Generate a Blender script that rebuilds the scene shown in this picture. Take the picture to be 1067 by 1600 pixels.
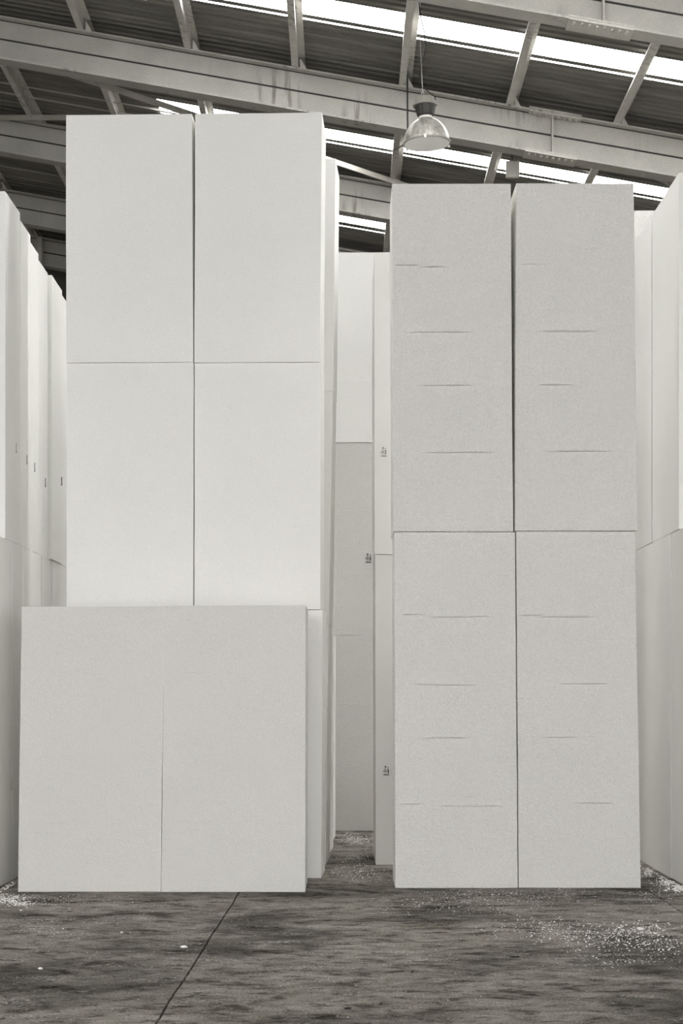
import bpy, bmesh, math, random
from mathutils import Vector, Matrix, noise

for o in list(bpy.data.objects):
    bpy.data.objects.remove(o)
S = bpy.context.scene
COL = S.collection
rnd = random.Random(7)

# ------------------------------------------------------------------ camera, sky, exposure
F, CX, CY, CAMH = 3200.0, 533.5, 1085.0, 1.6          # focal length in px, vanishing point, eye height
cam = bpy.data.cameras.new('camera')
cam.sensor_fit = 'AUTO'; cam.sensor_width = 36.0
cam.lens = F / 1600.0 * 36.0
cam.shift_y = (CY - 800.0) / 1600.0
cam.clip_end = 300
camo = bpy.data.objects.new('camera', cam); COL.objects.link(camo)
camo.location = (0, 0, CAMH); camo.rotation_euler = (math.pi / 2, 0, 0)
S.camera = camo

SKY_STRENGTH = 4.2
SKYLIGHT_STRENGTH = 13.5
w = bpy.data.worlds.new('overcast_sky'); S.world = w; w.use_nodes = True
bg = w.node_tree.nodes['Background']
bg.inputs[0].default_value = (1.0, 0.995, 0.975, 1)
bg.inputs[1].default_value = SKY_STRENGTH
vs = S.view_settings
vs.view_transform = 'Standard'; vs.look = 'None'; vs.gamma = 1.0; vs.use_curve_mapping = False
vs.exposure = 0.0
S.cycles.max_bounces = 16; S.cycles.diffuse_bounces = 12      # light is passed on many times between the white blocks

# ------------------------------------------------------------------ materials
def mat(name, col, rough=0.8, metal=0.0):
    m = bpy.data.materials.new(name); m.use_nodes = True
    b = m.node_tree.nodes['Principled BSDF']
    b.inputs['Base Color'].default_value = (*col, 1)
    b.inputs['Roughness'].default_value = rough
    b.inputs['Metallic'].default_value = metal
    return m
class NT:
    def __init__(s, m): s.m = m; s.t = m.node_tree; s.n = s.t.nodes; s.l = s.t.links; s.b = s.n['Principled BSDF']
    def coord(s, scale=(1, 1, 1), out='Object'):
        tc = s.n.new('ShaderNodeTexCoord'); mp = s.n.new('ShaderNodeMapping')
        mp.inputs['Scale'].default_value = scale
        s.l.new(tc.outputs[out], mp.inputs['Vector']); return mp.outputs[0]
    def noise(s, vec, scale, detail=4, rough=0.55, dist=0.0):
        n = s.n.new('ShaderNodeTexNoise'); n.inputs['Scale'].default_value = scale
        n.inputs['Detail'].default_value = detail; n.inputs['Roughness'].default_value = rough
        n.inputs['Distortion'].default_value = dist
        s.l.new(vec, n.inputs['Vector']); return n.outputs['Fac']
    def voro(s, vec, scale):
        n = s.n.new('ShaderNodeTexVoronoi'); n.inputs['Scale'].default_value = scale
        s.l.new(vec, n.inputs['Vector']); return n.outputs['Distance']
    def ramp(s, fac, stops):
        r = s.n.new('ShaderNodeValToRGB'); e = r.color_ramp.elements
        while len(e) < len(stops): e.new(0.5)
        for i, (p, c) in enumerate(stops):
            e[i].position = p; e[i].color = (*c, 1) if not isinstance(c, float) else (c, c, c, 1)
        s.l.new(fac, r.inputs[0]); return r.outputs[0]
    def mix(s, a, b, fac=1.0, mode='MULTIPLY'):
        x = s.n.new('ShaderNodeMix'); x.data_type = 'RGBA'; x.blend_type = mode
        if isinstance(fac, float): x.inputs[0].default_value = fac
        else: s.l.new(fac, x.inputs[0])
        for v, i in ((a, 6), (b, 7)):
            if isinstance(v, tuple): x.inputs[i].default_value = (*v, 1)
            else: s.l.new(v, x.inputs[i])
        return x.outputs[2]
    def math(s, op, a, b):
        x = s.n.new('ShaderNodeMath'); x.operation = op
        for v, i in ((a, 0), (b, 1)):
            if isinstance(v, (int, float)): x.inputs[i].default_value = v
            else: s.l.new(v, x.inputs[i])
        return x.outputs[0]
    def color(s, c): s.l.new(c, s.b.inputs['Base Color'])
    def bump(s, h, strength, dist):
        b = s.n.new('ShaderNodeBump'); b.inputs['Strength'].default_value = strength
        b.inputs['Distance'].default_value = dist
        s.l.new(h, b.inputs['Height']); s.l.new(b.outputs[0], s.b.inputs['Normal'])

def foam(name, col, bead, bump, var=0.06):
    m = mat(name, col, 0.75); t = NT(m)
    v = t.coord(out='Object')
    g = t.noise(v, 130, 3, 0.75)
    big = t.noise(v, 1.3, 3)
    grain = t.ramp(g, [(0.3, 1.0 - var), (0.7, 1.0)])
    c = t.mix(col, grain)
    c = t.mix(c, t.ramp(big, [(0.3, 0.97), (0.7, 1.0)]))
    t.color(c)
    h = t.math('ADD', t.voro(v, bead), t.math('MULTIPLY', t.noise(v, bead * 0.55, 4, 0.6), 1.2))
    t.bump(h, bump, 0.012)
    t.b.inputs['Specular IOR Level'].default_value = 0.25
    return m
M = {}
M['skin'] = foam('moulded_foam_skin', (0.80, 0.79, 0.765), 58, 0.55, 0.22)
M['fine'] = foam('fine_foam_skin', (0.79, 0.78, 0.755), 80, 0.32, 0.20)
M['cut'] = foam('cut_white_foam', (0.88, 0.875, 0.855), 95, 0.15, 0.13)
M['side'] = foam('lightened_side_foam', (0.94, 0.935, 0.915), 85, 0.09, 0.12)  # whiter than the fronts, so that aisles and gaps look lit
M['crumb'] = mat('white_foam_crumb', (0.88, 0.875, 0.85), 0.8)
M['ink'] = mat('black_stamp_ink', (0.045, 0.043, 0.038), 0.7)
M['greyink'] = mat('faded_stamp_ink', (0.24, 0.235, 0.22), 0.7)

def painted_steel(name, col, stain=0.5):
    m = mat(name, col, 0.55); t = NT(m)
    v = t.coord(out='Object'); vs_ = t.coord((13, 13, 1.0), 'Object')
    blotch = t.noise(v, 2.2, 5, 0.6)
    c = t.mix(col, t.ramp(blotch, [(0.28, 0.80), (0.65, 1.0)]))
    drip = t.noise(vs_, 1.0, 4, 0.6); where = t.noise(v, 0.55, 2)
    k = t.math('MULTIPLY', t.ramp(drip, [(0.50, 0.0), (0.62, 1.0)]), t.ramp(where, [(0.50, 0.0), (0.60, stain)]))
    c = t.mix(c, t.ramp(t.noise(v, 75, 4, 0.8), [(0.34, 0.78), (0.58, 1.04)]))
    c = t.mix(c, (0.10, 0.088, 0.07), k, 'MIX')
    t.color(c); t.bump(t.noise(v, 90, 3), 0.08, 0.004)
    return m
M['beam'] = painted_steel('grey_painted_steel', (0.46, 0.446, 0.414), 0.8)
M['purlin'] = painted_steel('galvanised_purlin', (0.66, 0.645, 0.605), 0.5)
M['seam'] = mat('dirty_seam_and_crease_shade', (0.035, 0.033, 0.03), 0.9)  # dirty mid-web seam, and the painted shade in the flange creases
M['brace'] = painted_steel('brace_steel', (0.50, 0.48, 0.44), 0.4)
M['plate'] = painted_steel('splice_plate_steel', (0.52, 0.505, 0.47), 0.2)

def roofmat():
    m = mat('dirty_metal_roof_sheet', (0.12, 0.115, 0.10), 0.6); t = NT(m)
    v = t.coord((0.25, 5, 1)); n = t.noise(v, 1.2, 5, 0.7)
    t.color(t.ramp(n, [(0.25, (0.045, 0.042, 0.035)), (0.75, (0.25, 0.24, 0.21))]))
    return m
M['roof'] = roofmat()
def skylight():
    m = bpy.data.materials.new('translucent_skylight_sheet'); m.use_nodes = True
    t = NT(m)
    v = t.coord((0.15, 26, 1)); n = t.noise(v, 1.0, 3, 0.6)
    c = t.ramp(n, [(0.36, (0.80, 0.79, 0.76)), (0.46, (1, 1, 0.985))])
    t.b.inputs['Base Color'].default_value = (0.8, 0.8, 0.78, 1)
    t.l.new(c, t.b.inputs['Emission Color']); t.b.inputs['Emission Strength'].default_value = SKYLIGHT_STRENGTH
    return m
M['skylight'] = skylight()

def floormat():
    m = mat('stained_concrete', (0.17, 0.16, 0.14), 0.62); t = NT(m)
    tc = t.n.new('ShaderNodeNewGeometry'); P = tc.outputs['Position']
    def sc(v):
        mp = t.n.new('ShaderNodeMapping'); mp.inputs['Scale'].default_value = v; t.l.new(P, mp.inputs[0]); return mp.outputs[0]
    a = t.noise(sc((0.75, 0.55, 1)), 1.1, 5, 0.6, 0.6)               # broad damp and oily patches
    b = t.noise(sc((1.0, 1.25, 1)), 2.4, 9, 0.76, 0.6)                # scrape marks left by dragged blocks
    e = t.noise(sc((1.3, 1.7, 1)), 4.5, 6, 0.72, 0.5)
    g = t.noise(P, 70, 5, 0.8)
    c = t.ramp(b, [(0.38, (0.105, 0.093, 0.079)), (0.45, (0.26, 0.239, 0.211)), (0.53, (0.335, 0.312, 0.28)), (0.62, (0.42, 0.396, 0.36))])
    c = t.mix(c, t.ramp(a, [(0.38, 0.42), (0.48, 0.88), (0.56, 1.0)]))
    c = t.mix(c, t.ramp(e, [(0.39, 0.40), (0.46, 0.92), (0.58, 1.06)]))
    c = t.mix(c, t.ramp(g, [(0.40, 0.40), (0.55, 1.15)]))
    dust = t.ramp(t.math('MULTIPLY', t.noise(sc((1.0, 2.2, 1)), 1.6, 4, 0.6), t.noise(P, 38, 3, 0.7)), [(0.325, 0.0), (0.38, 0.7)])
    c = t.mix(c, (0.55, 0.54, 0.50), dust, 'MIX')                    # ground-in white foam dust
    t.color(c)
    t.bump(t.math('ADD', g, b), 0.25, 0.006)
    t.b.inputs['Roughness'].default_value = 0.95; t.b.inputs['Specular IOR Level'].default_value = 0.04
    return m
M['floor'] = floormat()
M['subfloor'] = mat('joint_dirt', (0.02, 0.019, 0.017), 0.95)
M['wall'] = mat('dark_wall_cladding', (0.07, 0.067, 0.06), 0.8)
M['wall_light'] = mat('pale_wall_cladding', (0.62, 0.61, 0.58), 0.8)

# ------------------------------------------------------------------ helpers
def link(o, parent=None):
    COL.objects.link(o)
    if parent is not None: o.parent = parent
    return o
def mobj(name, bm, m, parent=None, smooth=False):
    me = bpy.data.meshes.new(name)
    bmesh.ops.recalc_face_normals(bm, faces=bm.faces)
    bm.to_mesh(me); bm.free()
    for p in me.polygons: p.use_smooth = smooth
    me.materials.append(M[m] if isinstance(m, str) else m)
    return link(bpy.data.objects.new(name, me), parent)
def tag(o, label=None, cat=None, group=None, kind=None):
    if label: o['label'] = label
    if cat: o['category'] = cat
    if group: o['group'] = group
    if kind: o['kind'] = kind
    return o
def empty(name, loc=(0, 0, 0)):
    o = bpy.data.objects.new(name, None); o.location = loc; o.empty_display_size = 0.2
    return link(o)
def hexa(bm, v8):
    v = [bm.verts.new(p) for p in v8]
    for f in ((0, 1, 2, 3), (7, 6, 5, 4), (0, 4, 5, 1), (1, 5, 6, 2), (2, 6, 7, 3), (3, 7, 4, 0)):
        bm.faces.new([v[i] for i in f])
    return v
def box(bm, x0, x1, y0, y1, z0, z1, sl=0.0):
    """box sheared in z along x by the roof slope sl"""
    P = lambda x, y, z: (x, y, z - sl * x)
    return hexa(bm, [P(x0, y0, z0), P(x1, y0, z0), P(x1, y1, z0), P(x0, y1, z0),
                     P(x0, y0, z1), P(x1, y0, z1), P(x1, y1, z1), P(x0, y1, z1)])
def bar(bm, a, b, wx, wz):
    a, b = Vector(a), Vector(b); d = (b - a).normalized()
    s = d.cross(Vector((0, 0, 1)))
    s = s.normalized() if s.length > 1e-4 else Vector((1, 0, 0))
    u = s.cross(d).normalized(); q = []
    for p in (a, b):
        q += [p - s * wx / 2 - u * wz / 2, p + s * wx / 2 - u * wz / 2, p + s * wx / 2 + u * wz / 2, p - s * wx / 2 + u * wz / 2]
    hexa(bm, q)
def tube(bm, pts, r, n=8):
    rings = []
    pts = [Vector(p) for p in pts]
    for i, p in enumerate(pts):
        d = (pts[min(i + 1, len(pts) - 1)] - pts[max(i - 1, 0)]).normalized()
        s = d.cross(Vector((0.31, 0.9, 0.2))).normalized(); u = d.cross(s)
        rings.append([bm.verts.new(p + (s * math.cos(2 * math.pi * k / n) + u * math.sin(2 * math.pi * k / n)) * r) for k in range(n)])
    for a, b in zip(rings, rings[1:]):
        for k in range(n): bm.faces.new((a[k], a[(k + 1) % n], b[(k + 1) % n], b[k]))
    bm.faces.new(rings[0][::-1]); bm.faces.new(rings[-1])
def lathe(bm, prof, n=48, ripple=None, closed=False):
    rings = []
    for i, (r, z) in enumerate(prof):
        ring = []
        for k in range(n):
            a = 2 * math.pi * k / n
            rr = r * (1 + (ripple if (ripple and k % 4 < 2) else 0))
            ring.append(bm.verts.new((rr * math.cos(a), rr * math.sin(a), z)))
        rings.append(ring)
    pairs = list(zip(rings, rings[1:])) + ([(rings[-1], rings[0])] if closed else [])
    for a, b in pairs:
        for k in range(n): bm.faces.new((a[k], a[(k + 1) % n], b[(k + 1) % n], b[k]))
    if not closed:
        bm.faces.new(rings[0][::-1]); bm.faces.new(rings[-1])
def X(px, d): return (px - CX) * d / F            # photo column -> metres at depth d
def Z(py, d): return CAMH + (CY - py) * d / F     # photo row -> height at depth d

# ------------------------------------------------------------------ floor and walls
floor = tag(empty('floor'), kind='structure')
bm = bmesh.new(); box(bm, -14.2, 14.2, -8, 41, -0.25, -0.03); mobj('floor_base', bm, 'subfloor', floor)
joints = [-14.2, -10.9, -7.55, -4.2, -0.865, 2.50, 5.85, 9.2, 14.2]
for i in range(len(joints) - 1):
    bm = bmesh.new()
    a, b = joints[i] + 0.0065, joints[i + 1] - 0.0065
    n = 400
    top = []
    for k in range(n + 1):
        y = -8 + 49 * k / n
        wob = lambda s: 0.010 * noise.noise(Vector((y * 1.3, s, 0.3))) + 0.004 * noise.noise(Vector((y * 9, s, 2.3)))
        sk = -0.0115 * (y - 13.3)                                   # joints run very slightly askew
        ja = a + wob(i) + (-sk if abs(joints[i] + 0.865) < .01 else 0)
        jb = b + wob(i + 1) + (-sk if abs(joints[i + 1] + 0.865) < .01 else 0)
        top.append([bm.verts.new(p) for p in ((ja, y, -0.03), (ja, y, 0), (jb, y, 0), (jb, y, -0.03))])
    for p, q in zip(top, top[1:]):
        for k in range(3): bm.faces.new((p[k], p[k + 1], q[k + 1], q[k]))
    bm.faces.new(top[0]); bm.faces.new(top[-1])
    mobj('floor_slab', bm, 'floor', floor)

SL = 0.175                                                            # roof slope, falling to the right
BTOP = CAMH + 7.82                                                    # beam top at x = 0
ROOF = BTOP + 0.16
def wall(name, x0, x1, y0, y1, m):
    bm = bmesh.new()
    zt0, zt1 = ROOF - SL * x0, ROOF - SL * x1
    hexa(bm, [(x0, y0, 0), (x1, y0, 0), (x1, y1, 0), (x0, y1, 0), (x0, y0, zt0), (x1, y0, zt1), (x1, y1, zt1), (x0, y1, zt0)])
    return tag(mobj(name, bm, m), kind='structure')
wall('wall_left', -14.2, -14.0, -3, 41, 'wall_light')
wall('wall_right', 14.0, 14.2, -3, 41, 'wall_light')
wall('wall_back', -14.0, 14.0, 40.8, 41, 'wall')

# ------------------------------------------------------------------ roof: sheets, skylights, purlins
ceiling = tag(empty('ceiling', (0, 0, 0)), kind='structure')
def sheet(name, x0, x1, y0, y1, m, lift=0.0):
    per = 0.20; n = max(1, round((y1 - y0) / per)); per = (y1 - y0) / n
    prof = []
    for i in range(n):
        b = y0 + i * per
        prof += [(b, 0.0)] if y1 - y0 < 0.15 else [(b, 0.0), (b + per * 0.50, 0.0), (b + per * 0.60, 0.05), (b + per * 0.90, 0.05)]
    prof.append((y1, 0.0))
    bm = bmesh.new(); rows = []
    for (y, z) in prof:
        rows.append([bm.verts.new((x, y, ROOF + lift + z + t - SL * x)) for x, t in ((x0, 0), (x1, 0), (x1, 0.012), (x0, 0.012))])
    for a, b in zip(rows, rows[1:]):
        for k in range(4): bm.faces.new((a[k], a[(k + 1) % 4], b[(k + 1) % 4], b[k]))
    bm.faces.new(rows[0]); bm.faces.new(rows[-1])
    return mobj(name, bm, m, ceiling)
SKX = -2.62
strips = [(23.60, 24.27, 24.36, 24.45), (29.02, 29.55, 29.65, 29.74), (34.10, 34.60, 34.81, 34.90), (39.2, 39.7, 39.8, 39.88)]
strips = [(s - 5.3 * k, s - 5.3 * k + 0.67, s - 5.3 * k + 0.76, s - 5.3 * k + 0.85) for k in (1,) for s in (23.6,)] + strips
y = -3.0
def metal(y0, y1, x0=-14.2, x1=14.2):
    n = max(1, round((y1 - y0) / 1.0)); st = (y1 - y0) / n
    for i in range(n): sheet('roof_sheet', x0, x1, y0 + i * st, y0 + (i + 1) * st, 'roof')
for (a, b, c, d) in strips:
    metal(y, a)
    sx = SKX if a > 21 else -13.0  # unseen near strip stretched left to add side light
    b -= 0.02; c += 0.025; d -= 0.005
    sheet('skylight_sheet', sx, 14.2, a, b, 'skylight')
    sheet('roof_sheet', sx, 14.2, b, c, 'roof')
    sheet('skylight_sheet', sx, 14.2, c, d, 'skylight')
    metal(a, d, -14.2, sx)
    y = d
metal(y, 41.0)

PX = [0.81 + 1.355 * k for k in range(-9, 10)]
def purlin(x):
    bm = bmesh.new(); h, fl, t = 0.155, 0.085, 0.008
    pts = [(-fl, 0.025), (-fl, 0), (0, 0), (0, h - t), (fl, h - t), (fl, h), (-t, h), (-t, t), (-fl + t, t), (-fl + t, 0.025)]
    y0, y1 = -2.9, 40.7; b = BTOP + 0.002 - SL * x
    A = [bm.verts.new((x + u, y0, b + v - SL * u * 0.9)) for u, v in pts]
    B = [bm.verts.new((x + u, y1, b + v - SL * u * 0.9)) for u, v in pts]
    n = len(pts)
    for k in range(n): bm.faces.new((A[k], A[(k + 1) % n], B[(k + 1) % n], B[k]))
    bm.faces.new(A[::-1]); bm.faces.new(B)
    mobj('purlin', bm, 'purlin', ceiling)
for x in PX: purlin(x)
# sag rods between the purlins, halfway along each bay
for yy in (23.9, 24.42, 29.2, 29.72, 34.4):
    bm = bmesh.new()
    bar(bm, (-11, yy, BTOP + 0.055 + SL * 11), (SKX + 0.3, yy, BTOP + 0.055 - SL * (SKX + .3)), 0.018, 0.018)
    mobj('sag_rod', bm, 'brace', ceiling)

# ------------------------------------------------------------------ roof beams
BH, FW = 0.545, 0.30
def beam(d, label, x0=-13.9, x1=13.9, splice=True, scale=1.0):
    r = empty('roof_beam', (0, d, 0))
    tag(r, label, 'beam', 'sloping steel roof beams')
    zt = BTOP; zb = BTOP - BH; ft = 0.022
    def part(name, m, *boxes):
        bm = bmesh.new()
        for b in boxes: box(bm, *b, SL)
        return mobj(name, bm, m, r)
    part('top_flange', 'beam', (x0, x1, -FW / 2, FW / 2, zt - ft, zt))
    part('bottom_flange', 'beam', (x0, x1, -FW / 2, FW / 2, zb, zb + ft))
    zm = (zt + zb) / 2 + 0.012
    part('web_plate', 'beam', (x0, x1, -0.012, 0.012, zm + 0.012, zt - ft))
    part('web_plate', 'beam', (x0, x1, -0.012, 0.012, zb + ft, zm - 0.012))
    part('weld_seam', 'seam', (x0, x1, -0.004, 0.004, zm - 0.012, zm + 0.012))
    for s, zz in ((1, zt - ft - 0.007), (-1, zb + ft)):
        part('crease_shade_strip', 'seam', (x0, x1, -0.028, -0.012, zz, zz + 0.007))  # near-black strips painting the shade line where web meets flange
    if splice:
        sx = 2.67
        part('stiffener', 'beam', (sx - 0.011, sx + 0.011, -0.11, -0.012, zb + ft, zt - ft))
        for (z, dz, xa, xb) in ((zt, 0.016, sx - 0.30, sx + 0.36), (zb, -0.016, sx - 0.36, sx + 0.30)):
            a, b = sorted((z, z + dz))
            p = part('splice_plate', 'plate', (xa, xb, -FW / 2 - 0.025, FW / 2 + 0.025, a, b))
            p2 = part('splice_plate', 'plate', (xa, xb, -FW / 2 - 0.005, -0.03, *( (zt - ft - 0.016, zt - ft) if dz > 0 else (zb + ft, zb + ft + 0.016))))
            for k in range(8):
                bx = xa + 0.06 + k * (xb - xa - 0.12) / 7
                for yy in (-0.12, -0.065):
                    bm = bmesh.new()
                    zz0 = (zt - ft - 0.034) if dz > 0 else (zb - 0.034)
                    zz1 = (zt - ft - 0.016) if dz > 0 else (zb - 0.016)
                    v = []
                    for zz in (zz0, zz1):
                        v.append([bm.verts.new((bx + 0.017 * math.cos(q * math.pi / 3), yy + 0.017 * math.sin(q * math.pi / 3), zz - SL * bx)) for q in range(6)])
                    for q in range(6): bm.faces.new((v[0][q], v[0][(q + 1) % 6], v[1][(q + 1) % 6], v[1][q]))
                    bm.faces.new(v[0]); bm.faces.new(v[1])
                    mobj('bolt', bm, 'plate', p)
    for x in PX:                                                     # angle cleats holding the purlins
        if abs(x) > 7: continue
        bm = bmesh.new()
        hexa(bm, [(x + 0.02, -0.13, zt - SL * x), (x + 0.10, -0.13, zt - SL * x - .012), (x + 0.10, -0.05, zt - SL * x - .012), (x + 0.02, -0.05, zt - SL * x),
                  (x + 0.02, -0.13, zt + 0.11 - SL * x), (x + 0.035, -0.13, zt + 0.11 - SL * x), (x + 0.035, -0.05, zt + 0.11 - SL * x), (x + 0.02, -0.05, zt + 0.11 - SL * x)])
        mobj('purlin_cleat', bm, 'purlin', r)
    return r
beam(20.96, 'nearest grey steel roof beam crossing the top right corner of the photo')
beam(26.0, 'long grey steel roof beam crossing the whole photo behind the hanging lamp')
beam(30.97, 'second steel roof beam behind the lamp, seen between the two front towers')
beam(36.0, 'dim steel roof beam just above the tops of the left row of blocks', splice=False)
beam(39.7, 'farthest small dark roof beam at the back wall, left of the tall tower', splice=False)

# diagonal wind braces between the beams
def brace(a, b, label, wx=0.03, wz=0.075):
    bm = bmesh.new(); bar(bm, a, b, wx, wz)
    o = mobj('wind_brace', bm, 'brace'); tag(o, label, 'brace', 'diagonal roof braces')
    for e in (a, b):
        bm = bmesh.new(); e = Vector(e); box(bm, e.x - 0.09, e.x + 0.09, e.y - 0.06, e.y + 0.06, e.z - 0.012, e.z + 0.012)
        mobj('gusset_plate', bm, 'plate', o)
    return o
brace((X(86, 26.05), 26.05, Z(108, 26.05)), (X(640, 30.8), 30.8, Z(292, 30.8)), 'diagonal brace passing behind the tall left tower down to the right tower')
brace((X(470, 26.1), 26.1, Z(183, 26.1)), (X(-6, 30.8), 30.8, Z(184, 30.8)), 'level looking brace left of the tall tower at its top')
brace((X(1012, 26.05), 26.05, Z(273, 26.05)), (X(1320, 30.8), 30.8, Z(404, 30.8)), 'short visible brace under the long beam beside the right edge', 0.025, 0.035)
# steel post at the back wall
bm = bmesh.new(); px_ = X(63, 39.4)
box(bm, px_ - 0.05, px_ + 0.05, 39.25, 39.27, 0, Z(372, 39.3)); box(bm, px_ - 0.05, px_ + 0.05, 39.45, 39.47, 0, Z(372, 39.3)); box(bm, px_ - 0.005, px_ + 0.005, 39.27, 39.45, 0, Z(372, 39.3))
tag(mobj('steel_post', bm, 'brace'), 'thin dark steel post at the back wall above the left row', 'post')

# ------------------------------------------------------------------ foam blocks
def block_mesh(front, depthvec, seed, wob=0.0025, bev=0.002, cuts=9):
    """front = BL, BR, TR, TL in world space; depthvec = thickness vector"""
    bm = bmesh.new()
    f = [Vector(p) for p in front]; dv = Vector(depthvec)
    BL, BR, TR, TL = f
    hexa(bm, [BL, BR, BR + dv, BL + dv, TL, TR, TR + dv, TL + dv])
    bmesh.ops.recalc_face_normals(bm, faces=bm.faces)
    bmesh.ops.bevel(bm, geom=list(bm.edges), offset=bev, segments=2, affect='EDGES', profile=0.5)
    big = [e for e in bm.edges if e.calc_length() > 0.2]
    bmesh.ops.subdivide_edges(bm, edges=big, cuts=cuts, use_grid_fill=True)
    zmin = min(v.co.z for v in bm.verts)
    for v in bm.verts:
        p = v.co * 1.7 + Vector((seed * 3.1, seed * 1.7, seed))
        n = noise.noise_vector(p) * wob + noise.noise_vector(p * 7) * wob * 0.35
        if v.co.z < zmin + 0.02: n.z = max(0, n.z)
        v.co += n
    return bm
seedc = [0]
def finish_block(bm, m, label, group, origin):
    seedc[0] += 1
    for v in bm.verts: v.co -= origin
    o = mobj('foam_block', bm, m, smooth=False)
    o.data.materials.append(M['side'])                               # paler colour off the front puts light into the gaps
    for p in o.data.polygons:
        if p.normal.y > -0.5: p.material_index = 1
    o.location = origin
    return tag(o, label, 'foam block', group)
def front_block(TL, TR, BR, BL, d, thick, m, label, group, z0=None, z1=None, yaw=0.0):
    """a block whose front face is read off the photo at depth d"""
    def P(p, zz):
        x = X(p[0], d); y = d - math.tan(yaw) * (x - X(TR[0], d)) if yaw else d
        x = X(p[0], y)
        return Vector((x, y, Z(p[1], y) if zz is None else zz))
    f = [P(BL, z0), P(BR, z0), P(TR, z1), P(TL, z1)]
    dv = Vector((math.sin(yaw), math.cos(yaw), 0)) * thick
    bm = block_mesh(f, dv, seedc[0] + 1)
    org = Vector(((f[0].x + f[1].x) / 2, f[0].y + thick / 2, min(f[0].z, f[1].z)))
    o = finish_block(bm, m, label, group, org)
    return o
def side_block(xf, side, d0, d1, z0, z1, m, label, group, width=1.0, yaw=0.0):
    """a block in a side row; xf = the face towards the aisle, side = -1 left row, +1 right row"""
    xo = xf + side * width; xa, xb = min(xf, xo), max(xf, xo)
    s = math.tan(yaw) * (d1 - d0)
    f = [(xa, d0, z0), (xb, d0, z0), (xb, d0, z1), (xa, d0, z1)]
    bm = block_mesh(f, (s, d1 - d0, 0), seedc[0] + 1)
    return finish_block(bm, m, label, group, Vector(((xa + xb) / 2, (d0 + d1) / 2, z0)))

def mould_line(o, px0, px1, py, d, lip=0.006, hgt=0.007, m=None):
    """an irregular raised mould seam on the front face of block o"""
    x0, x1, z = X(px0, d), X(px1, d), Z(py, d)
    bm = bmesh.new(); n = max(6, int((x1 - x0) / 0.03)); prev = None
    for k in range(n + 1):
        t = k / n; x = x0 + (x1 - x0) * t
        fade = min(1, 6 * t, 6 * (1 - t)) * (0.55 + 0.75 * abs(noise.noise(Vector((x * 6, z, 1)))))
        zz = z + 0.006 * noise.noise(Vector((x * 3, z * 5, 4)))
        L = lip * fade + 0.0005; h = hgt * (0.4 + 0.6 * fade)
        cur = [bm.verts.new(p) for p in ((x, d + 0.006, zz + h * 2.2), (x, d - L, zz), (x, d + 0.006, zz - h * 1.1))]
        if prev:
            for q in range(3): bm.faces.new((prev[q], prev[(q + 1) % 3], cur[(q + 1) % 3], cur[q]))
        else: bm.faces.new(cur)
        prev = cur
    bm.faces.new(prev[::-1])
    for v in bm.verts: v.co -= o.location
    return mobj('mould_line', bm, m or o.data.materials[0], o)
def stamp(o, px, py, d, pale=False):
    """small printed stamp, about 8 x 12 px: dots, short rows, an upright bar and an underline"""
    s = 1.0 * d / F; x0, z0 = X(px, d), Z(py, d)
    bm = bmesh.new()
    R = [(-3.2, 4.6, 2.0, 2.6), (-3.6, 2.6, 1.4, 1.0), (-4.2, 0.4, 3.4, 0.9), (-6.0, -1.6, 6.2, 0.9), (-3.8, -4.0, 1.0, 0.8), (-1.9, -4.0, 1.0, 0.8),
         (1.3, 4.4, 1.2, 1.2), (0.6, 1.6, 2.6, 1.0), (1.1, -4.2, 1.7, 5.4), (-5.4, -7.2, 8.8, 1.3)]
    for (a, b, ww, hh) in R:
        box(bm, x0 + a * s, x0 + (a + ww) * s, d - 0.006, d + 0.004, z0 + b * s, z0 + (b + hh) * s)
    for v in bm.verts: v.co -= o.location
    return mobj('ink_stamp', bm, 'greyink' if pale else 'ink', o)

# --- low pair standing in front on the left
G = 'low pair of blocks in front'
d = 16.57
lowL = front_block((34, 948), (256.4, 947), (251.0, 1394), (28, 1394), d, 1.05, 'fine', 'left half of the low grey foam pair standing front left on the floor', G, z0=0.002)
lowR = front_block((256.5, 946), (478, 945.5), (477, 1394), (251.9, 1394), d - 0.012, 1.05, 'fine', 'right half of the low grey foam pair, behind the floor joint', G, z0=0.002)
mould_line(lowL, 60, 100, 1053, d, 0.004); mould_line(lowL, 36, 118, 1180, d, 0.002); mould_line(lowL, 32, 246, 1286, d, 0.003); mould_line(lowL, 42, 102, 1301, d, 0.003)
mould_line(lowR, 288, 324, 1051, d - .012, 0.004); mould_line(lowR, 262, 350, 1178, d - .012, 0.002); mould_line(lowR, 256, 472, 1284, d - .012, 0.003); mould_line(lowR, 264, 326, 1296, d - .012, 0.003)

# --- tall left tower, three tiers of two, turned slightly
G = 'tall white left tower'
d = 17.80; yw = math.radians(2.1); T = 0.74
zA, zB, zC = Z(953, d), Z(567, d), Z(178, d)
front_block((98, 953), (301, 953), (300, 1373), (97, 1373), d, T, 'cut', 'bottom left block of the tall white tower, hidden behind the low front pair', G, 0.002, zA, yw)
front_block((303, 953), (504, 953), (501.5, 1373), (303, 1373), d, T, 'side', 'narrow strip of bottom block right of the low front pair', G, 0.002, zA, yw)
front_block((104.5, 567), (302, 567), (301.5, 947), (104, 947), d - 0.02, T, 'cut', 'middle left white block of the tall tower, directly above the low front pair', G, zA + .002, zB, yw)
front_block((304, 567), (500.5, 567), (500.5, 947), (303.5, 947), d - 0.02, T, 'cut', 'middle right white block of the tall tower, below its horizontal seam', G, zA + .002, zB, yw)
b = front_block((103, 180), (299.6, 179), (301.5, 567), (103.5, 567), d - 0.035, T, 'cut', 'topmost left white block of the tall tower under the roof beam', G, zB + .002, zC - 0.01, yw)
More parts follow.
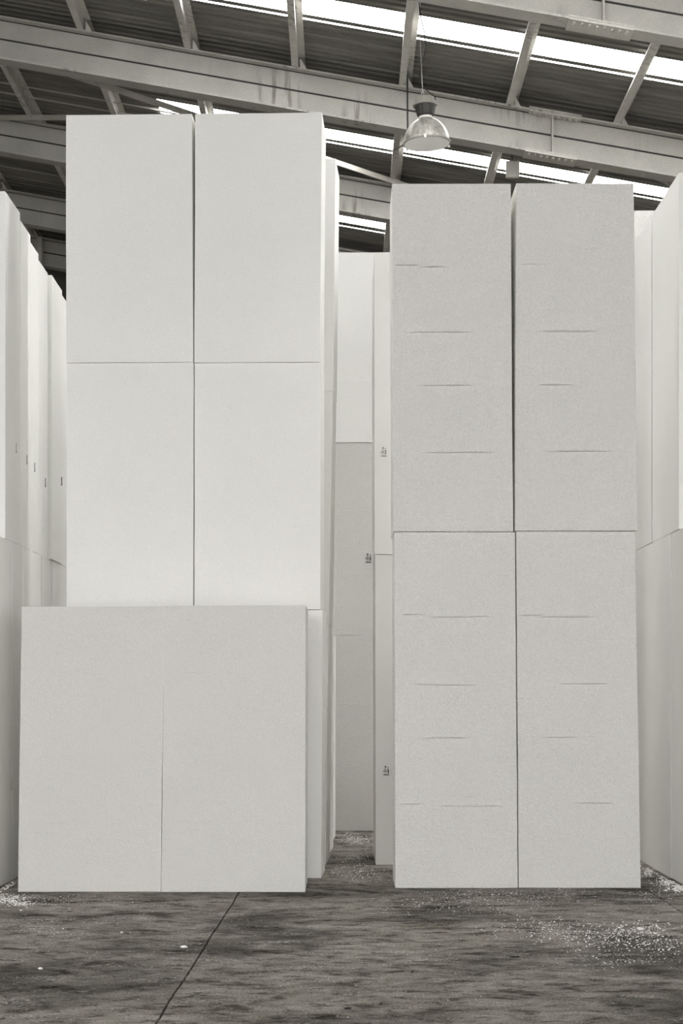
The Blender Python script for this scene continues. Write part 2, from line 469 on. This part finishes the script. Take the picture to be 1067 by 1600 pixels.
b2 = front_block((305, 178), (503, 177), (500, 567), (303.5, 567), d - 0.045, T, 'cut', 'topmost right white block of the tall tower, beside the hanging lamp', G, zB + .002, zC, yw)

# --- stack behind the tall tower, its edge seen in the aisle
G = 'second left stack'
d = 19.2; yw2 = math.radians(2.6)
z1, z2, z3 = Z(977, d), Z(611, d), Z(248, d)
front_block((340, 977), (513, 977), (508.5, 1352), (338, 1352), d, 0.74, 'side', 'bottom block of the second left stack, a thin edge in the aisle at floor level', G, 0.002, z1, yw2)
front_block((345, 611), (519.5, 611), (513.5, 977), (342, 977), d, 0.74, 'side', 'middle block of the second left stack, a thin edge in the aisle at mid height', G, z1 + .002, z2, yw2)
front_block((350, 248), (524.5, 248), (520, 611), (347, 611), d, 0.74, 'side', 'top block of the second left stack, showing right of the tall tower near the roof', G, z2 + .002, z3, yw2)
G = 'third left stack'
d = 20.4
front_block((350, 985), (515, 985), (513, 1336), (350, 1336), d, 1.0, 'side', 'bottom block of the third left stack, deep in the aisle above dark floor', G, 0.002, 2.25, yw2)
front_block((350, 640), (515, 640), (515, 985), (350, 985), d, 1.0, 'side', 'upper block of the third left stack, deep in the aisle', G, 2.252, 4.5, yw2)
d = 21.9
front_block((370, 985), (516.5, 985), (516, 1319), (370, 1319), d, 1.1, 'side', 'last left block in the aisle before the back stack', G, 0.002, 2.25, yw2)

# --- stack closing the aisle at the back
G = 'back stack closing the aisle'
d = 24.0
z1, z2, z3 = Z(993, d), Z(692, d), Z(395, d)
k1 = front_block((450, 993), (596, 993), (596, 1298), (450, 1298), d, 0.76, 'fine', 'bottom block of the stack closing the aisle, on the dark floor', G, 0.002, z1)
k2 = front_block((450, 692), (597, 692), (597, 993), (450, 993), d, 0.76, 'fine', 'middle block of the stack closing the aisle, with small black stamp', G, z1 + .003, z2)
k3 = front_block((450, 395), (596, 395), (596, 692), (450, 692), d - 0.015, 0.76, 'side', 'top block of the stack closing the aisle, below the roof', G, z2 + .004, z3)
for (o, yy) in ((k1, 1198), (k1, 1100), (k2, 895), (k2, 798)): mould_line(o, 522, 586, yy, d, 0.004, 0.005)
mould_line(k3, 522, 586, 596, d - 0.015, 0.003, 0.005)
stamp(k2, 576.5, 872, d)

# --- stack behind the right tower
G = 'second right stack'
d = 19.2
z1, z2 = Z(867, d), Z(395, d)
q1 = front_block((586, 867), (760, 867), (760, 1352), (587, 1352), d, 1.4, 'side', 'lower block behind the right tower, narrow face with black stamp near the floor', G, 0.002, z1)
q2 = front_block((585, 395), (760, 395), (760, 867), (585, 867), d - 0.02, 1.4, 'side', 'upper white block behind the right tower, narrow face with faded stamp', G, z1 + .003, z2)
stamp(q1, 604.5, 1204, d); stamp(q2, 600.5, 706, d - 0.02, True)

# --- right tower, two tiers of two
G = 'grey right tower'
d = 16.90; T = 0.78
zs = Z(831.5, d); zt = Z(288.5, d)
r1 = front_block((616.5, 832), (804.5, 832), (809, 1388), (617.5, 1388), d, T, 'skin', 'bottom left grey beaded block of the right tower', G, 0.002, zs)
r2 = front_block((806.5, 832), (992, 832), (1001, 1388), (810.5, 1388), d + 0.012, T, 'skin', 'bottom right grey beaded block of the right tower', G, 0.002, zs + .006)
r3 = front_block((612.5, 289), (798, 289), (801.5, 831), (614.5, 831), d - 0.03, T, 'skin', 'top left grey beaded block of the right tower below the hanging lamp', G, zs + .004, zt)
r4 = front_block((806.5, 288), (990, 287), (995.5, 829), (804.5, 829), d - 0.02, T, 'skin', 'top right grey beaded block of the right tower', G, zs + .011, zt + .006)
for o, dd, L in ((r3, d - .03, ((616, 655, 414), (655, 700, 417), (634, 745, 519), (650, 740, 602), (655, 778, 707))),
                 (r4, d - .02, ((812, 850, 413), (838, 935, 518), (840, 900, 601), (845, 955, 705))),
                 (r1, d, ((628, 668, 960), (664, 775, 964), (640, 748, 1070), (655, 735, 1153), (680, 795, 1259), (620, 660, 1256))),
                 (r2, d + .012, ((812, 850, 961), (838, 932, 964), (868, 952, 1068), (846, 905, 1152), (895, 962, 1255)))):
    for (a, b_, yy) in L: mould_line(o, a, b_, yy, dd, 0.016, 0.007)

# --- left row along the side
G = 'left side row of blocks'
XL = -2.84
tops = [(17.30, 18.08, 5.85, 0.0, 0.3, 'top block of the left row, nearest to the camera at the left edge'),
        (18.10, 18.70, 5.79, 0.004, -0.3, 'top block of the left row, second from the left edge'),
        (18.72, 19.25, 5.74, -0.006, -0.3, 'top block of the left row, third from the left edge'),
        (19.27, 19.90, 5.69, -0.010, -0.3, 'top block of the left row, fourth from the left edge, slightly set back'),
        (19.93, 20.70, 5.68, 0.022, -0.5, 'top block of the left row, jutting out beside the tall tower'),
        (20.72, 21.50, 5.66, 0.0, 0, 'last top block of the left row, mostly behind the tall tower')]
bots = [(16.90, 17.64, 2.915, 0.0, 0.2, 'bottom block of the left row, cut off by the left edge beside crumbs'),
        (17.66, 18.22, 2.915, 0.004, 0, 'bottom block of the left row, left of the low front pair'),
        (18.24, 18.80, 2.915, 0.008, 0.0, 'bottom block of the left row, behind the edge of the low pair'),
        (18.82, 19.42, 2.915, -0.006, -0.3, 'bottom block of the left row, shaded, just above the low front pair'),
        (19.44, 20.10, 2.915, -0.004, -0.3, 'bottom block of the left row, darkest, beside the tall tower'),
        (20.12, 21.40, 2.915, 0.0, 0, 'last bottom block of the left row, behind the tall tower')]
def mark(o, x, px, py, L=0.085):
    dd = x * F / (px - CX); z = Z(py, dd)
    bm = bmesh.new(); sgn = -1 if x > 0 else 1
    for k in range(5):
        a, b_ = z - L / 2 + k * L / 5, z - L / 2 + (k + 1) * L / 5
        j = 0.006 * math.sin(k * 1.7)
        wk = 0.007 + (0.010 if k == 0 else 0)
        box(bm, x - 0.006, x + 0.004, dd - wk + j, dd + wk + j, a, b_)
    for v in bm.verts: v.co -= o.location
    mobj('gouge_mark', bm, 'greyink', o)
tb = [side_block(XL + dx, -1, a, c, 2.919, z, 'side', lab, G, yaw=math.radians(yw_)) for i, (a, c, z, dx, yw_, lab) in enumerate(tops)]
bb = [side_block(XL + dx, -1, a, c, 0.002, z, 'side', lab, G, yaw=math.radians(yw_)) for (a, c, z, dx, yw_, lab) in bots]
mark(tb[0], XL, 25, 700); mark(tb[1], XL + .004, 42, 718); mark(tb[2], XL - .006, 54, 730); mark(tb[3], XL - .010, 71, 754); mark(tb[4], XL + .020, 96.5, 752)
mark(bb[0], XL, 17.5, 1225, 0.10)

# --- right row along the side
G = 'right side row of blocks'
XR = 2.87
tops = [(17.43, 18.12, 6.04, 0.0, 'top block of the right row at the right edge of the photo'),
        (18.15, 18.95, 6.04, 0.006, 'top block of the right row, second from the right edge'),
        (18.97, 19.48, 6.05, 0.0, 'top block of the right row, third from the right edge'),
        (19.50, 20.30, 6.03, 0.004, 'top block of the right row beside the right tower')]
bots = [(17.10, 17.80, 3.0, 0.0, 'bottom block of the right row at the right edge above foam crumbs'),
        (17.82, 18.84, 3.0, -0.006, 'bottom block of the right row, second from the right edge'),
        (18.86, 20.30, 3.0, 0.002, 'bottom block of the right row next to the foot of the right tower')]
for (a, c, z, dx, lab) in tops: side_block(XR + dx, 1, a, c, 3.008, z, 'side', lab, G)
for (a, c, z, dx, lab) in bots: side_block(XR + dx, 1, a, c, 0.002, z, 'side', lab, G)
G = 'stack behind the right row'
d = 22.0
front_block((962, 700), (1110, 700), (1110, 1317), (962, 1317), d, 0.78, 'skin', 'bottom block of the grey stack behind the right row', G, 0.002, 3.4)
front_block((962, 329), (1110, 329), (1110, 700), (962, 700), d, 0.78, 'skin', 'grey block showing above the right row, right of the right tower top', G, 3.404, Z(329, d))

# ------------------------------------------------------------------ hanging lamp
M['cap'] = mat('weathered_grey_casting', (0.25, 0.24, 0.22), 0.6)
M['ballast'] = mat('dark_ballast_housing', (0.028, 0.027, 0.025), 0.6)
def dome():
    m = mat('dusty_aluminium_reflector', (0.42, 0.405, 0.37), 0.45, 0.25); t = NT(m)
    v = t.coord(); n = t.noise(v, 14, 5, 0.65); st = t.noise(t.coord((20, 20, 2)), 1.5, 3)
    c = t.ramp(n, [(0.3, (0.27, 0.255, 0.225)), (0.65, (0.60, 0.585, 0.55))])
    t.color(t.mix(c, t.ramp(st, [(0.3, 0.75), (0.6, 1.0)])))
    return m
M['dome'] = dome()
M['lens'] = mat('frosted_lamp_glass', (0.93, 0.93, 0.91), 0.3)
M['collar'] = mat('pale_collar', (0.82, 0.80, 0.76), 0.5)
M['cable'] = mat('black_cable', (0.015, 0.015, 0.014), 0.6)
M['wire'] = mat('steel_wire', (0.50, 0.49, 0.46), 0.4, 0.5)
LD = 22.0
lx, lz = X(667, LD), Z(224, LD)
lamp = empty('hanging_lamp', (lx, LD, lz)); lamp.rotation_euler = (math.radians(-3.0), math.radians(-2.6), 0)
tag(lamp, 'dusty dome shaped industrial lamp hanging on a wire above the right tower', 'lamp')
s = LD / F
prof = []
R0, H0 = 36.0 * s, 39.0 * s
for k in range(15):
    a = k / 14 * math.radians(73)
    prof.append((R0 * math.cos(a), H0 * math.sin(a) / math.sin(math.radians(73))))
inner = [(r - 0.006, z - 0.004) for r, z in prof[::-1]]
bm = bmesh.new(); lathe(bm, prof + inner, closed=True); mobj('reflector', bm, 'dome', lamp, True)
bm = bmesh.new(); lathe(bm, [(R0 - .004, -0.008), (R0 + 0.010, -0.008), (R0 + 0.010, 0.010), (R0 - .004, 0.012)], closed=True); mobj('rim', bm, 'cap', lamp)
bm = bmesh.new(); lathe(bm, [(R0 - 0.006, -0.010), (R0 - 0.006, 0.0)]); mobj('lamp_glass', bm, 'lens', lamp)
for k in range(3):
    a = 0.4 + k * 2.1
    bm = bmesh.new(); c_ = Vector(((R0 + .012) * math.cos(a), (R0 + .012) * math.sin(a), 0)); box(bm, c_.x - .012, c_.x + .012, c_.y - .012, c_.y + .012, -0.02, 0.018); mobj('clip', bm, 'collar', lamp)
bm = bmesh.new(); lathe(bm, [(11.2 * s, H0 - .004), (11.2 * s, H0 + 0.012), (9.8 * s, H0 + 0.030)], 40); mobj('collar', bm, 'collar', lamp, True)
zz = H0 + 0.026
bm = bmesh.new(); lathe(bm, [(11.8 * s, zz), (13.5 * s, zz + 2 * s), (17.0 * s, zz + 16.5 * s)], 48, -0.035); mobj('ballast_housing', bm, 'ballast', lamp)
zz += 16.5 * s
bm = bmesh.new(); lathe(bm, [(17.5 * s, zz), (19.2 * s, zz + .3 * s), (19.2 * s, zz + 1.9 * s), (17 * s, zz + 2.2 * s)], 48); mobj('housing_flange', bm, 'cap', lamp)
zz += 2.0 * s
bm = bmesh.new(); lathe(bm, [(16.2 * s, zz), (15.2 * s, zz + 9 * s), (14.0 * s, zz + 11.5 * s), (11 * s, zz + 12.2 * s)], 48, -0.03); mobj('top_cap', bm, 'cap', lamp)
zz += 12.2 * s
bm = bmesh.new()
tube(bm, [(0.012 * math.sin(a) - 0.02, 0, zz + 0.02 + 0.022 * (1 - math.cos(a))) for a in [i * 0.6 for i in range(10)]], 0.004); mobj('hook', bm, 'wire', lamp)
rz = ROOF - SL * lx - lz - 0.02
bm = bmesh.new(); tube(bm, [(-0.02, 0, zz + 0.05), (-0.018, 0, rz + 0.02)], 0.004, 6); mobj('suspension_wire', bm, 'wire', lamp)
def lp(px, py): return Vector((X(px, LD) - lx, 0.02, Z(py, LD) - lz))
cpts = [lp(678, 157), lp(683, 154), lp(682, 149), lp(674, 142), lp(666, 132), lp(661.5, 118), lp(662.5, 102), lp(668, 88), lp(672, 68), lp(671, 45), lp(667, 20), lp(665, -5), lp(664, -48)]
def smooth(pts, n=6):
    out = []
    for i in range(len(pts) - 1):
        p0, p1, p2, p3 = pts[max(i - 1, 0)], pts[i], pts[i + 1], pts[min(i + 2, len(pts) - 1)]
        for k in range(n):
            t = k / n
            out.append(0.5 * ((2 * p1) + (-p0 + p2) * t + (2 * p0 - 5 * p1 + 4 * p2 - p3) * t * t + (-p0 + 3 * p1 - 3 * p2 + p3) * t ** 3))
    return out + [pts[-1]]
bm = bmesh.new(); tube(bm, smooth(cpts), 0.0065, 6); mobj('power_cable', bm, 'cable', lamp)

# loose cable clipped along a purlin and hanging behind the lamp
CD = 25.7
bm = bmesh.new()
c2 = [Vector((X(px, dd), dd, Z(py, dd))) for px, py, dd in ((632.5, 36, 23.6), (634, 60, 24.2), (636, 100, 25.2), (636.5, 132, 25.72), (636.5, 160, 25.74), (636.8, 200, 25.74), (637.5, 225, 25.74), (632, 226, 25.72), (620, 232, 25.7), (616, 235, 25.7))]
tube(bm, smooth(c2), 0.011, 6)
tag(mobj('loose_cable', bm, 'cable'), 'thin black cable hanging down from a purlin behind the lamp', 'cable')

# small pale box hung under the long beam
JD = 27.6
bx0, bx1, bz0, bz1 = X(790.5, JD), X(811, JD), Z(277, JD), Z(252.5, JD)
jb = empty('junction_box', ((bx0 + bx1) / 2, JD, bz0)); tag(jb, 'small pale box hanging under the long beam above the right tower', 'box')
def jpart(name, m, x0, x1, y0, y1, z0, z1):
    bm = bmesh.new(); box(bm, x0, x1, y0, y1, z0, z1)
    bmesh.ops.bevel(bm, geom=list(bm.edges), offset=0.004, segments=1, affect='EDGES')
    return mobj(name, bm, m, jb)
hw = (bx1 - bx0) / 2; hh = bz1 - bz0
jpart('housing', 'collar', -hw, hw, -0.05, 0.05, 0, hh)
jpart('cover', 'collar', -hw * .9, hw * .9, -0.062, -0.05, 0.012, hh - .012)
jpart('cable_gland', 'cap', -0.02, 0.02, -0.02, 0.02, hh, hh + 0.03)
bm = bmesh.new(); tube(bm, [(0, 0, hh + 0.02), (-0.03, 0, hh + 0.2), (-0.02, 0, BTOP - SL * bx0 - bz0 + 0.05)], 0.008, 6); mobj('cable', bm, 'cable', jb)

# ------------------------------------------------------------------ foam crumbs on the floor
def ground(px, py):
    dd = CAMH * F / (py - CY); return X(px, dd), dd
cb = []
def flake(verts, faces, x, y, r, flat):
    n = len(verts); k = 5; a0 = rnd.random() * 6.28
    h = r * flat
    ring = []
    for i in range(k):
        a = a0 + i * 2 * math.pi / k; rr = r * rnd.uniform(0.55, 1.2)
        verts.append((x + rr * math.cos(a), y + rr * math.sin(a), 0.0008))
        verts.append((x + rr * 0.8 * math.cos(a), y + rr * 0.8 * math.sin(a), 0.001 + h * rnd.uniform(0.5, 1.1)))
    faces.append([n + 2 * i + 1 for i in range(k)])
    for i in range(k):
        j = (i + 1) % k; faces.append([n + 2 * i, n + 2 * j, n + 2 * j + 1, n + 2 * i + 1])
blobs = [  # centre column, row, spread x, spread y (px), count, size range (m)
    (770, 1398, 70, 7, 420, 0.003, 0.010), (900, 1396, 60, 7, 200, 0.003, 0.010), (700, 1415, 90, 7, 260, 0.003, 0.010),
    (860, 1452, 55, 9, 380, 0.003, 0.011), (960, 1468, 55, 10, 520, 0.003, 0.012), (1000, 1452, 24, 6, 160, 0.004, 0.016), (1040, 1478, 25, 8, 160, 0.003, 0.012),
    (985, 1500, 50, 5, 110, 0.003, 0.009), (1030, 1395, 20, 12, 150, 0.003, 0.012), (1015, 1362, 9, 5, 160, 0.006, 0.024), (1045, 1378, 10, 5, 200, 0.006, 0.026), (1062, 1388, 6, 3, 120, 0.006, 0.026),
    (12, 1405, 16, 5, 320, 0.005, 0.018), (35, 1413, 9, 2, 120, 0.004, 0.014), (12, 1385, 9, 4, 200, 0.005, 0.018), (85, 1405, 50, 6, 220, 0.003, 0.010), (60, 1450, 40, 10, 90, 0.003, 0.010),
    (550, 1345, 22, 10, 220, 0.004, 0.014), (555, 1312, 18, 5, 260, 0.004, 0.016), (560, 1365, 30, 5, 200, 0.003, 0.012), (585, 1372, 22, 5, 120, 0.003, 0.010),
    (200, 1430, 130, 25, 120, 0.003, 0.008), (300, 1520, 200, 40, 130, 0.002, 0.007), (800, 1500, 200, 45, 240, 0.002, 0.007), (533, 1480, 300, 60, 300, 0.002, 0.006)]
V, Fc = [], []
for (cx, cy, sx, sy, n, ra, rb) in blobs:
    for _ in range(int(n * 1.3)):
        px = rnd.gauss(cx, sx); py = rnd.gauss(cy, sy)
        if py < 1299 or py > 1640 or px < -80 or px > 1150: continue
        x, yy = ground(px, py)
        if 16.4 < yy < 19 and (-2.75 < x < -0.10): continue
        if 16.86 < yy < 17.8 and 0.42 < x < 2.5: continue
        if yy > 19.1 and 0.3 < x < 2.8: continue
        if x > 2.83 and yy > 17.05 or x < -2.81 and yy > 16.85: continue
        if yy > 18.9 and x < -0.05: continue
        flake(V, Fc, x, yy, (ra + (rb - ra) * rnd.random() ** 3) * 0.62, rnd.uniform(0.3, 0.9))
me = bpy.data.meshes.new('foam_crumbs'); me.from_pydata(V, [], Fc); me.materials.append(M['crumb'])
tag(link(bpy.data.objects.new('foam_crumbs', me)), 'tiny white foam crumbs scattered over the dark concrete floor', 'foam crumbs', kind='stuff')

def chunk(px, py, r, label, m='crumb', flat=0.5, stretch=1.0):
    x, yy = ground(px, py)
    bm = bmesh.new(); bmesh.ops.create_icosphere(bm, subdivisions=2, radius=r)
    for v in bm.verts:
        v.co *= 1 + 0.45 * noise.noise(v.co * (1.6 / r) + Vector((px, py, 0)))
        v.co.x *= stretch; v.co.z = v.co.z * flat
    zm = min(v.co.z for v in bm.verts)
    for v in bm.verts: v.co.z -= zm
    o = mobj('foam_chip' if m == 'crumb' else 'dirt_scrap', bm, m); o.location = (x, yy, 0.0005)
    return tag(o, label, 'foam chip' if m == 'crumb' else 'scrap')
chunk(287, 1482, 0.017, 'white foam chip left of the floor joint, about midway down it', stretch=1.5)
chunk(63, 1515, 0.014, 'white foam chip alone near the lower left edge')
chunk(190, 1458, 0.010, 'small white foam chip in front of the low pair')
chunk(1000, 1453, 0.02, 'largest white foam flake among the crumbs at right', flat=0.4, stretch=1.3)
M['scrap'] = mat('dark_scrap', (0.02, 0.019, 0.017), 0.8)
chunk(804, 1496, 0.015, 'thin dark scrap on the floor below the right tower', 'scrap', 0.3, 2.4)
chunk(543, 1577, 0.013, 'small dark scrap near the bottom edge at middle', 'scrap', 0.4, 1.6)
chunk(644, 1520, 0.009, 'tiny dark pellet on the floor below the aisle', 'scrap', 0.7)
chunk(595, 1570, 0.009, 'tiny dark pellet near the bottom edge', 'scrap', 0.7)
